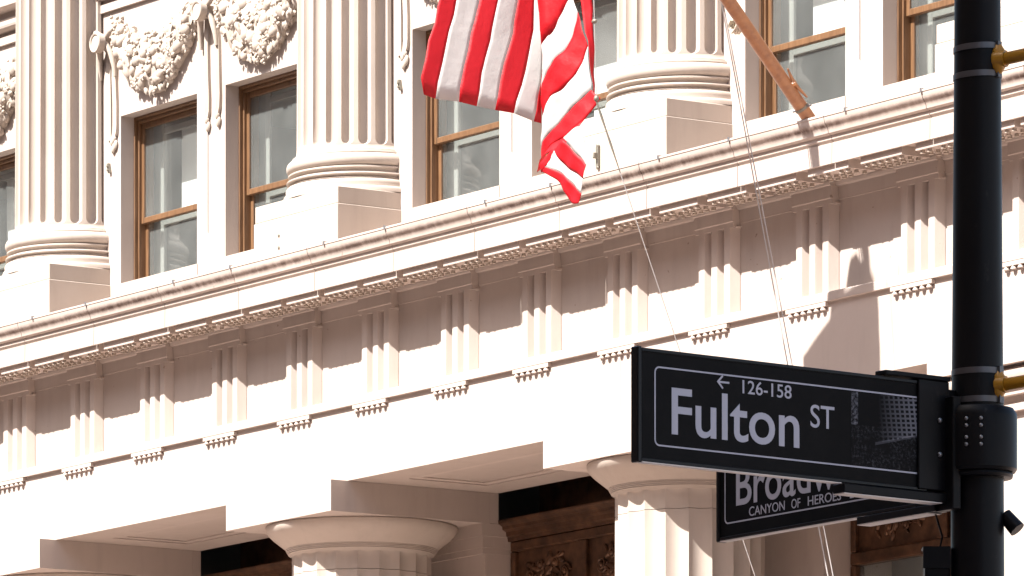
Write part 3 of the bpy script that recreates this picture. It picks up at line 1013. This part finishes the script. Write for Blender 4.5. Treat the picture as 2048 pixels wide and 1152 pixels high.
# last red sliver before the fold
fold = [(9.10, -3.20, 15.75), (9.0, -3.20, 15.25), (8.35, -3.19, 14.80), (8.85, -3.17, 14.05), (9.0, -3.150, 13.602), (9.0, -3.155, 13.22), (9.002, -3.160, 12.9), (9.004, -3.163, 12.552)]
strip(bl[6], fold, 0, k=4)
YR = -3.167
def P2(l): return [(x, YR + dy, z) for x, z, dy in l]
Lu = P2([(9.00, 15.25, .0), (9.12, 15.27, 0), (9.25, 15.3, 0), (9.38, 15.32, 0), (9.46, 15.34, .0)])
Lm = P2([(8.35, 14.80, .02), (8.65, 14.76, -.02), (8.95, 14.75, .02), (9.25, 14.78, -.02), (9.47, 14.80, .02)])
Lk = P2([(8.85, 14.05, .02), (9.02, 14.05, -.02), (9.2, 14.1, .02), (9.38, 14.15, -.02), (9.49, 14.2, .02)])
L0 = P2([(9.009, 13.173, .004), (9.045, 13.214, -.03), (9.116, 13.269, -.02), (9.187, 13.317, .01), (9.40, 13.60, .03)])
L1 = P2([(9.004, 12.775, .004), (9.068, 12.898, -.03), (9.258, 13.041, -.05), (9.411, 13.148, 0), (9.50, 13.42, .03)])
L2 = P2([(9.02, 12.617, .004), (9.187, 12.734, -.05), (9.375, 12.784, -.03), (9.54, 12.93, .02), (9.61, 13.117, .05)])
L3 = P2([(9.015, 12.332, .004), (9.139, 12.409, -.04), (9.305, 12.504, -.03), (9.54, 12.64, .01), (9.691, 12.735, .04)])
L4 = P2([(9.004, 12.177, .004), (9.187, 12.322, -.03), (9.446, 12.377, -.05), (9.656, 12.477, 0), (9.815, 12.65, .05)])
strip(Lu, Lm, 0); strip(Lm, Lk, 1); strip(Lk, L0, 0); strip(L0, L1, 1); strip(L1, L2, 0); strip(L2, L3, 1); strip(L3, L4, 0)
# darker return behind the right edge
E1 = [(9.46, YR + .03, 15.30), (9.50, YR + .03, 14.4), (9.50, YR + .05, 13.6), (9.61, YR + .06, 13.117), (9.691, YR + .06, 12.735)]
E2 = [(9.46, YR + .10, 15.30), (9.48, YR + .12, 14.4), (9.56, YR + .14, 13.6), (9.61, YR + .12, 13.218), (9.66, YR + .10, 12.65)]
strip(E1, E2, 0, k=5)
# twisted tail
w0 = P2([(9.548, 12.335, -0.133), (9.735, 12.399, -0.133), (9.817, 12.341, -0.133), (9.863, 12.222, -0.133), (9.889, 12.061, -0.133)])
w1 = P2([(9.548, 12.332, -0.133), (9.630, 12.263, -0.133), (9.712, 12.199, -0.133), (9.805, 12.126, -0.133), (9.889, 12.058, -0.133)])
r0 = P2([(9.384, 12.260, -0.133), (9.513, 12.320, -0.133), (9.654, 12.234, -0.133), (9.787, 12.139, -0.133), (9.889, 12.058, -0.133)])
r1 = P2([(9.384, 12.254, -0.133), (9.513, 12.129, -0.133), (9.642, 12.051, -0.133), (9.759, 11.995, -0.133), (9.852, 11.946, -0.133)])
v1 = P2([(9.266, 12.128, -0.133), (9.454, 12.065, -0.133), (9.595, 11.985, -0.133), (9.735, 11.886, -0.133), (9.828, 11.827, -0.133)])
s1 = P2([(9.207, 12.101, -0.133), (9.431, 11.996, -0.133), (9.572, 11.857, -0.133), (9.661, 11.768, -0.133), (9.770, 11.750, -0.133)])
a0 = P2([(9.202, 12.161, -0.133), (9.290, 12.228, -0.133), (9.384, 12.273, -0.133)])
a1 = P2([(9.209, 12.091, -0.133), (9.278, 12.129, -0.133), (9.384, 12.251, -0.133)])
strip(L4[:4], P2([(9.02, 12.13, -.06), (9.20, 12.24, -.10), (9.42, 12.27, -.10), (9.62, 12.34, -.08)]), 0, n=14, k=5)
strip(w0, w1, 1, k=6); strip(r0, r1, 0, k=6); strip(r1, v1, 1, k=6); strip(v1, s1, 0, k=6); strip(a0, a1, 0, n=8, k=4)

# ------------------------------------------------------------------ halyards and stay wires
def wire(name, pts, rad, material, label, extra=None):
    mb = MB().tube(pts, rad, 6)
    o = mb.build(name, material, None, smooth=60)
    tag(o, label, 'rope')
    return o
c0 = Vector((9.842, YR, 12.610)); c1 = Vector((10.501, -2.0, 8.632))
w = wire('halyard', [(9.60, -3.16, 15.60), (9.80, YR, 13.55), tuple(c0), tuple(c0.lerp(c1, .5)), tuple(c1), tuple(c1 + (c1 - c0) * 1.75)], .0042, M['wire'],
     'thin grey line running down from the lower corner of the flag')
MB().tube([tuple(c0.lerp(c1, t)) for t in (.0, .03, .06, .09, .12, .15)], [.007, .011, .007, .010, .006, .005], 8).build('snap_hook', M['oxide'], w, smooth=50)
MB().blob((9.812, YR + .0, 13.29), .035, .02, .02).blob((9.84, YR, 12.635), .028, .022, .028).build('snap_hook', M['oxide'], w, smooth=60)
a0 = Vector((9.02, -1.30, 13.86)); a1 = Vector((9.628, -1.0, 10.60)); 
wire('halyard', [tuple(PA + PD * 1.9 + Vector((-.05, 0, -.06))), tuple(a0 + Vector((-.01, 0, 0))), tuple(a1 + Vector((-.032, 0, 0))), tuple(a1 + (a1 - a0) * 1.9)], .0055, M['wire'],
     'left of two thin lines falling side by side from the flagpole')
w = wire('halyard', [tuple(PA + PD * 1.9 + Vector((.04, 0, -.06))), tuple(a0 + Vector((.01, 0, 0))), tuple(a1 + Vector((.03, 0, 0))), tuple(a1 + Vector((.10, 0, 0)) + (a1 - a0) * 1.9)], .0055, M['wire'],
     'right of two thin lines falling side by side from the flagpole')
# coil of spare rope hanging from the pole
rc = MB()
cc = Vector((8.86, -1.02, 13.63))
rng = random.Random(2)
pts = []
for i in range(60):
    a = i * .9
    pts.append(cc + Vector((.055 * math.cos(a) * (1 + .3 * rng.random()), .04 * math.sin(a * .7), .06 * math.sin(a) + .02 * rng.random())))
rc.tube(pts, .010, 6)
rc.tube([cc, cc + Vector((-.02, .0, .10)), PA + PD * 1.35 + Vector((-.03, 0, -.05))], .007, 6)
tag(rc.build('rope_coil', M['rope'], None, smooth=60), 'small knotted coil of beige rope beside the wooden flagpole', 'rope')

# ------------------------------------------------------------------ street pole with signs
AL = R(33.78125)
dv = Vector((-math.cos(AL), math.sin(AL), 0)); rv = Vector((math.sin(AL), math.cos(AL), 0))
PB = Vector((38.6836, -21.3225, 0))
sp_ = empty('street_pole', None, tuple(PB))
tag(sp_, 'thick black steel street pole carrying the two street name signs', 'pole')
MB().lathe([(0.0, 8.4), (.075, 8.38), (.079, 8.3), (.0825, 6.6), (.0925, 5.2), (.0955, 4.6), (.115, .9), (.115, 0)], n=40).build('shaft', M['black'], sp_, smooth=30)
MB().lathe([(.115, .95), (.20, .9), (.22, .1), (.26, .06), (.26, 0)], n=24).build('pole_base', M['black'], sp_, smooth=30)
def band(z, r, tilt=0.0):
    mb = MB()
    mb.lathe([(r, .0105), (r + .003, .0105), (r + .003, -.0105), (r, -.0105)], n=48)
    tv = dv * -1
    mb.v = [(x, y, zz + z + tilt * (Vector((x, y, 0)).dot(rv))) for x, y, zz in mb.v]
    o = mb.build('steel_band', M['band'], sp_, smooth=30)
    q = (rv * .80 - dv * .60) * (r + .006)
    bk = MB().box(-.012, .012, -.006, .006, -.014, .014)
    ang = math.atan2(q.y, q.x) + math.pi / 2
    bk.v = [(x * math.cos(ang) - y * math.sin(ang) + q.x, x * math.sin(ang) + y * math.cos(ang) + q.y, zz + z + tilt * q.dot(rv)) for x, y, zz in bk.v]
    bk.build('buckle', M['band'], o)
band(6.503, .0835, .06); band(6.405, .0842, .05); band(5.351, .0905, .02); band(5.249, .0915, .02)
# clamp collar that carries the signs
co = MB()
co.lathe([(.093, 5.228), (.128, 5.222), (.139, 5.205), (.141, 5.19), (.141, 5.006), (.134, 4.995), (.096, 4.993)], n=48)
co_o = co.build('sign_clamp', M['black'], sp_, smooth=30)
MB().lathe([(.125, 4.9925), (.127, 4.985), (.124, 4.975), (.095, 4.973)], n=40).build('clamp_ring', M['black'], co_o, smooth=30)
for dz in (5.172, 5.147, 5.105, 5.080):
    for s in (-.35, .02):
        an = s
        q = (-dv * math.cos(an) + rv * math.sin(an)) * .1405
        MB().blob((q.x, q.y, dz), .0075, .0075, .0075, None, 8, 6).build('bolt', M['bolt'], co_o, smooth=60)
# spot shroud low on the right of the pole
q = rv * .095 - dv * .01
p0 = q + Vector((0, 0, 4.845)); p1 = q + rv * .045 - dv * .02 + Vector((0, 0, 4.79))
MB().tube([tuple(p0), tuple(p1)], [.026, .030], 16).build('light_shroud', M['black'], sp_, smooth=40)

def yellow(z, label):
    e_ = empty('signal_bracket', None, tuple(PB + Vector((0, 0, z))))
    tag(e_, label, 'bracket', 'yellow brackets on the street pole')
    a = -dv * .055 + rv * .075
    hd = MB().tube([tuple(a * .8), tuple(a + rv * .022 - dv * .01)], [.034, .030], 20)
    hd.build('clamp_head', M['yellow'], e_, smooth=40)
    sd_ = MB()
    c = a * .93
    sd_.tube([tuple(c + Vector((0, 0, -.052))), tuple(c + Vector((0, 0, -.03))), tuple(c + Vector((0, 0, .03))), tuple(c + Vector((0, 0, .052)))], [.012, .026, .026, .012], 14)
    sd_.build('saddle', M['yellow'], e_, smooth=50)
    dirp = Vector((1.0, -.10, 0)).normalized()
    dirp = (rv * .62 - dv * .78).normalized()
    s0 = a + rv * .015
    MB().tube([tuple(s0), tuple(s0 + dirp * .8), tuple(s0 + dirp * 1.4 + Vector((0, 0, .0)))], .0225, 20).build('arm', M['yellow'], e_, smooth=40)
yellow(6.458, 'upper yellow pipe bracket strapped to the black pole near the top edge')
yellow(5.302, 'lower yellow pipe bracket strapped to the black pole just above the sign clamp')

def text_mesh(body, size, sx, bold=0.0, spacing=1.0):
    cu = bpy.data.curves.new('text', 'FONT')
    cu.body = body
    cu.size = size
    cu.offset = bold
    cu.space_character = spacing
    cu.extrude = 0.0004
    cu.resolution_u = 6
    o = bpy.data.objects.new('text', cu)
    col.objects.link(o)
    dg = bpy.context.evaluated_depsgraph_get()
    me = bpy.data.meshes.new_from_object(o.evaluated_get(dg))
    bpy.data.objects.remove(o)
    bpy.data.curves.remove(cu)
    return me
def lettering(body, parent, x0, x1, zb, ht, y, bold=0.0, name='lettering', spacing=1.0, caps=None):
    """text on the plane y (facing -y), fitted so that its ink spans x0..x1 and rises ht from the baseline zb"""
    me = text_mesh(body, 1.0, 1.0, bold, spacing)
    xs_ = [v.co.x for v in me.vertices]; ys_ = [v.co.y for v in me.vertices]
    a, b = min(xs_), max(xs_)
    top = max(ys_) if caps is None else caps
    bot = 0.0
    for v in me.vertices:
        x = x0 + (v.co.x - a) / (b - a) * (x1 - x0)
        z = zb + (v.co.y - bot) / (top - bot) * ht
        v.co = (x, y - v.co.z, z)
    me.materials.clear(); me.materials.append(M['lettering'])
    me.update()
    return link(name, me, parent)
def rrect(x0, x1, z0, z1, r, n=6, rl=True, rr_=True):
    pts = []
    for cx, cz, a0, on in ((x1 - r, z1 - r, 0, rr_), (x0 + r, z1 - r, 90, rl), (x0 + r, z0 + r, 180, rl), (x1 - r, z0 + r, 270, rr_)):
        if on:
            for i in range(n + 1):
                a = R(a0 + 90 * i / n); pts.append((cx + r * math.cos(a), cz + r * math.sin(a)))
        else:
            a = R(a0 + 45); pts.append((cx + (r if math.cos(a) > 0 else -r), cz + (r if math.sin(a) > 0 else -r)))
    return pts
def border(parent, x0, x1, z0, z1, w, r, y, rr_=True):
    A = rrect(x0, x1, z0, z1, r, rr_=rr_); Bq = rrect(x0 + w, x1 - w, z0 + w, z1 - w, max(.002, r - w), rr_=rr_)
    n = len(A)
    vs = [(x, y, z) for x, z in A] + [(x, y, z) for x, z in Bq] + [(x, y - .0006, z) for x, z in A] + [(x, y - .0006, z) for x, z in Bq]
    fs = []
    for i in range(n):
        k = (i + 1) % n
        fs += [(2 * n + i, 2 * n + k, 3 * n + k, 3 * n + i), (i, n + i, n + k, k), (i, k, 2 * n + k, 2 * n + i), (n + i, 3 * n + i, 3 * n + k, n + k)]
    return MB().add(vs, fs).build('border_line', M['lettering'], parent)

S0 = CAM + dv * 24.95 + rv * (866 / 14050 * 24.95)
S0.z = 0
def sign_body(name, rz, x0, z0, z1, label, T=.034):
    e_ = empty(name, None, (S0.x, S0.y, z0), rz)
    tag(e_, label, 'sign', 'street name signs on the black pole')
    zz0, zz1 = 0.0, z1 - z0
    MB().box(x0 + .02, -.10, -T / 2 + .004, T / 2 - .004, .012, zz1 - .012).build('face_panel', M['sign_black'], e_)
    f = MB()
    f.box(x0 + .02, -.10, -T / 2, T / 2, zz1 - .0125, zz1); f.box(x0 + .02, -.10, -T / 2, T / 2, 0, .0125)
    f.build('frame_rail', M['sign_black_frame'], e_, bevel=0.002)
    MB().box(x0 + .022, -.50, -T / 2, T / 2, -.0035, -.0005).build('underside_light_strip', M['underside_light'], e_)  # added thin strip, bright underside of the black rail put into its colour
    MB().box(x0, x0 + .0202, -T / 2 - .003, T / 2 + .003, -.004, zz1 + .004).build('end_cap', M['sign_black_frame'], e_, bevel=0.004)
    return e_
# Fulton sign
ZF = 4.914
rzF = math.atan2(0.99707, -0.07646)
sf = sign_body('street_sign', rzF, -1.424, ZF, 5.304, 'upper black street sign reading Fulton St with a small photograph')
yF = -.0132
lz = lambda z: z - ZF
border(sf, -1.345, -.125, lz(4.972), lz(5.246), .0055, .022, yF)
lettering('Fulton', sf, -1.268, -.691, lz(5.0205), .158, yF, bold=.010, caps=None)
lettering('ST', sf, -.640, -.530, lz(5.097), .079, yF, bold=.004)
lettering('126-158', sf, -.950, -.727, lz(5.187), .046, yF, bold=.004)
ar = MB()
def bar(mb, x0, z0, x1, z1, w, y):
    d_ = Vector((x1 - x0, z1 - z0)).normalized(); nx, nz = -d_.y * w / 2, d_.x * w / 2
    mb.prism_y([(x0 + nx, z0 + nz), (x1 + nx, z1 + nz), (x1 - nx, z1 - nz), (x0 - nx, z0 - nz)], y - .0006, y)
az = lz(5.217)
bar(ar, -1.060, az, -1.010, az, .0068, yF); bar(ar, -1.064, az - .002, -1.040, az + .022, .0068, yF - .0007); bar(ar, -1.064, az + .002, -1.040, az - .022, .0068, yF - .0014)
ar.build('arrow', M['lettering'], sf)
# printed photograph: pale gridded building over a dark, mottled crowd
m = mat('printed black and white photograph', (.02, .02, .022), .6, 0, .12)
n, l, b = nodes(m)
tc = n.new('ShaderNodeTexCoord'); sx = n.new('ShaderNodeSeparateXYZ'); l.new(tc.outputs['Generated'], sx.inputs[0])
mp = n.new('ShaderNodeMapping'); mp.inputs['Scale'].default_value = (14, 1, 16); mp.inputs['Rotation'].default_value = (0, .10, 0)
l.new(tc.outputs['Generated'], mp.inputs[0])
sw = n.new('ShaderNodeSeparateXYZ'); l.new(mp.outputs[0], sw.inputs[0])
gx = mathn(m, 'GREATER_THAN', mathn(m, 'FRACT', sw.outputs[0]), .38)
gz = mathn(m, 'GREATER_THAN', mathn(m, 'FRACT', sw.outputs[2]), .42)
win = mathn(m, 'MULTIPLY', gx, gz)
pale = mathn(m, 'SUBTRACT', 1.0, win)
# building occupies the upper right, fading to the left
bx_ = mathn(m, 'MULTIPLY', mathn(m, 'SUBTRACT', sx.outputs[0], .40), 1.7, clamp=True)
edge = mathn(m, 'ADD', mathn(m, 'MULTIPLY', sx.outputs[0], .28), .22)
top = mathn(m, 'SUBTRACT', 1.0, mathn(m, 'MULTIPLY', mathn(m, 'GREATER_THAN', sx.outputs[2], .95), 1.0))
above = mathn(m, 'GREATER_THAN', sx.outputs[2], edge)
bfac = mathn(m, 'MULTIPLY', mathn(m, 'MULTIPLY', pale, bx_), above)
stripe = mathn(m, 'LESS_THAN', mathn(m, 'ABSOLUTE', mathn(m, 'SUBTRACT', sx.outputs[2], edge)), .02)
stripe = mathn(m, 'MULTIPLY', stripe, mathn(m, 'GREATER_THAN', sx.outputs[0], .35))
cn = noise(m, 22, 5, .75, coord='Generated', stretch=(1.2, 1, 1))
cn2 = noise(m, 5, 2, .5, coord='Generated')
crowd = mathn(m, 'MULTIPLY_ADD', cn, 6.0, -2.95, clamp=True)
crowd = mathn(m, 'MULTIPLY', crowd, mathn(m, 'MULTIPLY_ADD', cn2, 4.0, -1.4, clamp=True))
below = mathn(m, 'LESS_THAN', sx.outputs[2], .55)
crowd = mathn(m, 'MULTIPLY', crowd, below)
left = mathn(m, 'MULTIPLY', mathn(m, 'LESS_THAN', sx.outputs[0], .10), mathn(m, 'MULTIPLY_ADD', cn, 4.0, -1.7, clamp=True))
left = mathn(m, 'MULTIPLY', left, mathn(m, 'GREATER_THAN', sx.outputs[2], .55))
tot = mathn(m, 'ADD', mathn(m, 'ADD', bfac, mathn(m, 'MULTIPLY', crowd, .30)), mathn(m, 'ADD', mathn(m, 'MULTIPLY', stripe, .25), left), clamp=True)
setc(m, ramp(m, tot, [(0.0, (.0025, .0025, .003)), (1.0, (.20, .204, .228))]))
M['photo'] = m
MB().box(-.452, -.133, yF - .0004, yF + .002, lz(4.981), lz(5.238)).build('photograph', M['photo'], sf)
# mounting channel gripping the sign, bolted towards the pole
br = MB()
br.box(-.305, .0, -.030, .030, .395, .412); br.box(-.145, .0, -.024, .024, .006, .395)
br.box(-.500, .0, -.032, .032, -.036, -.004)
br.build('mounting_bracket', M['black'], sf, bevel=0.003)
MB().box(-.498, -.04, -.030, .030, -.0395, -.0365).build('bracket_light_strip', M['underside_light'], sf)  # added pale strip, painted bounce light under the bracket
MB().box(0.0, .085, -.018, .018, -.03, .37).build('bracket_arm', M['black'], sf, bevel=0.003)
for z in (5.169, 5.048):
    MB().blob((-.048, -.027, lz(z)), .010, .008, .010, None, 10, 6).build('bolt', M['bolt'], sf, smooth=60)
# Broadway sign
ZB = 4.884
sb = sign_body('street_sign', 0.0, -1.376, ZB, 5.274, 'lower black street sign reading Broadway and Canyon of Heroes')
bz = lambda z: z - ZB
border(sb, -1.328, -.14, bz(4.942), bz(5.218), .0055, .022, yF)
lettering('Broadway', sb, -1.255, -.46, bz(5.006), .15, yF, bold=.010, caps=.73)
for word, xa, xb in (('CANYON', -1.173, -.949), ('OF', -.908, -.853), ('HEROES', -.806, -.603)):
    lettering(word, sb, xa, xb, bz(4.957), .034, yF, bold=.004)
br = MB()
br.box(-.484, -.02, -.032, .032, -.030, -.004); br.box(-.145, -.02, -.024, .024, -.004, .39)
br.build('mounting_bracket', M['black'], sb, bevel=0.003)
MB().box(-.482, -.06, -.030, .030, -.0335, -.0305).build('bracket_light_strip', M['underside_light'], sb)  # added pale strip, same painted light below this bracket
MB().box(-.02, .07, -.018, .018, -.03, .37).build('bracket_arm', M['black'], sb, bevel=0.003)
bar2 = MB(); bar(bar2, -.588, bz(4.975), -.560, bz(4.975), .006, yF); bar2.build('dash', M['lettering'], sb)

# signal housing low on the left of the pole
hs = empty('signal_housing', None, tuple(PB - rv * .135 - dv * .0 + Vector((0, 0, 4.35))), math.atan2(rv.y, rv.x))
tag(hs, 'black signal housing low on the left side of the street pole', 'traffic signal')
MB().box(-.055, .035, -.05, .05, 0, .372).build('case', M['black'], hs, bevel=0.006)
MB().prism_x([(-.056, .30), (-.056, .378), (.05, .380), (.05, .373), (-.05, .373), (-.05, .30)], -.062, .036).build('visor', M['black'], hs)
MB().tube([(.0, -.0, .372), (.01, .01, .42), (-.03, .02, .56)], .004, 6).build('cable', M['black'], hs)
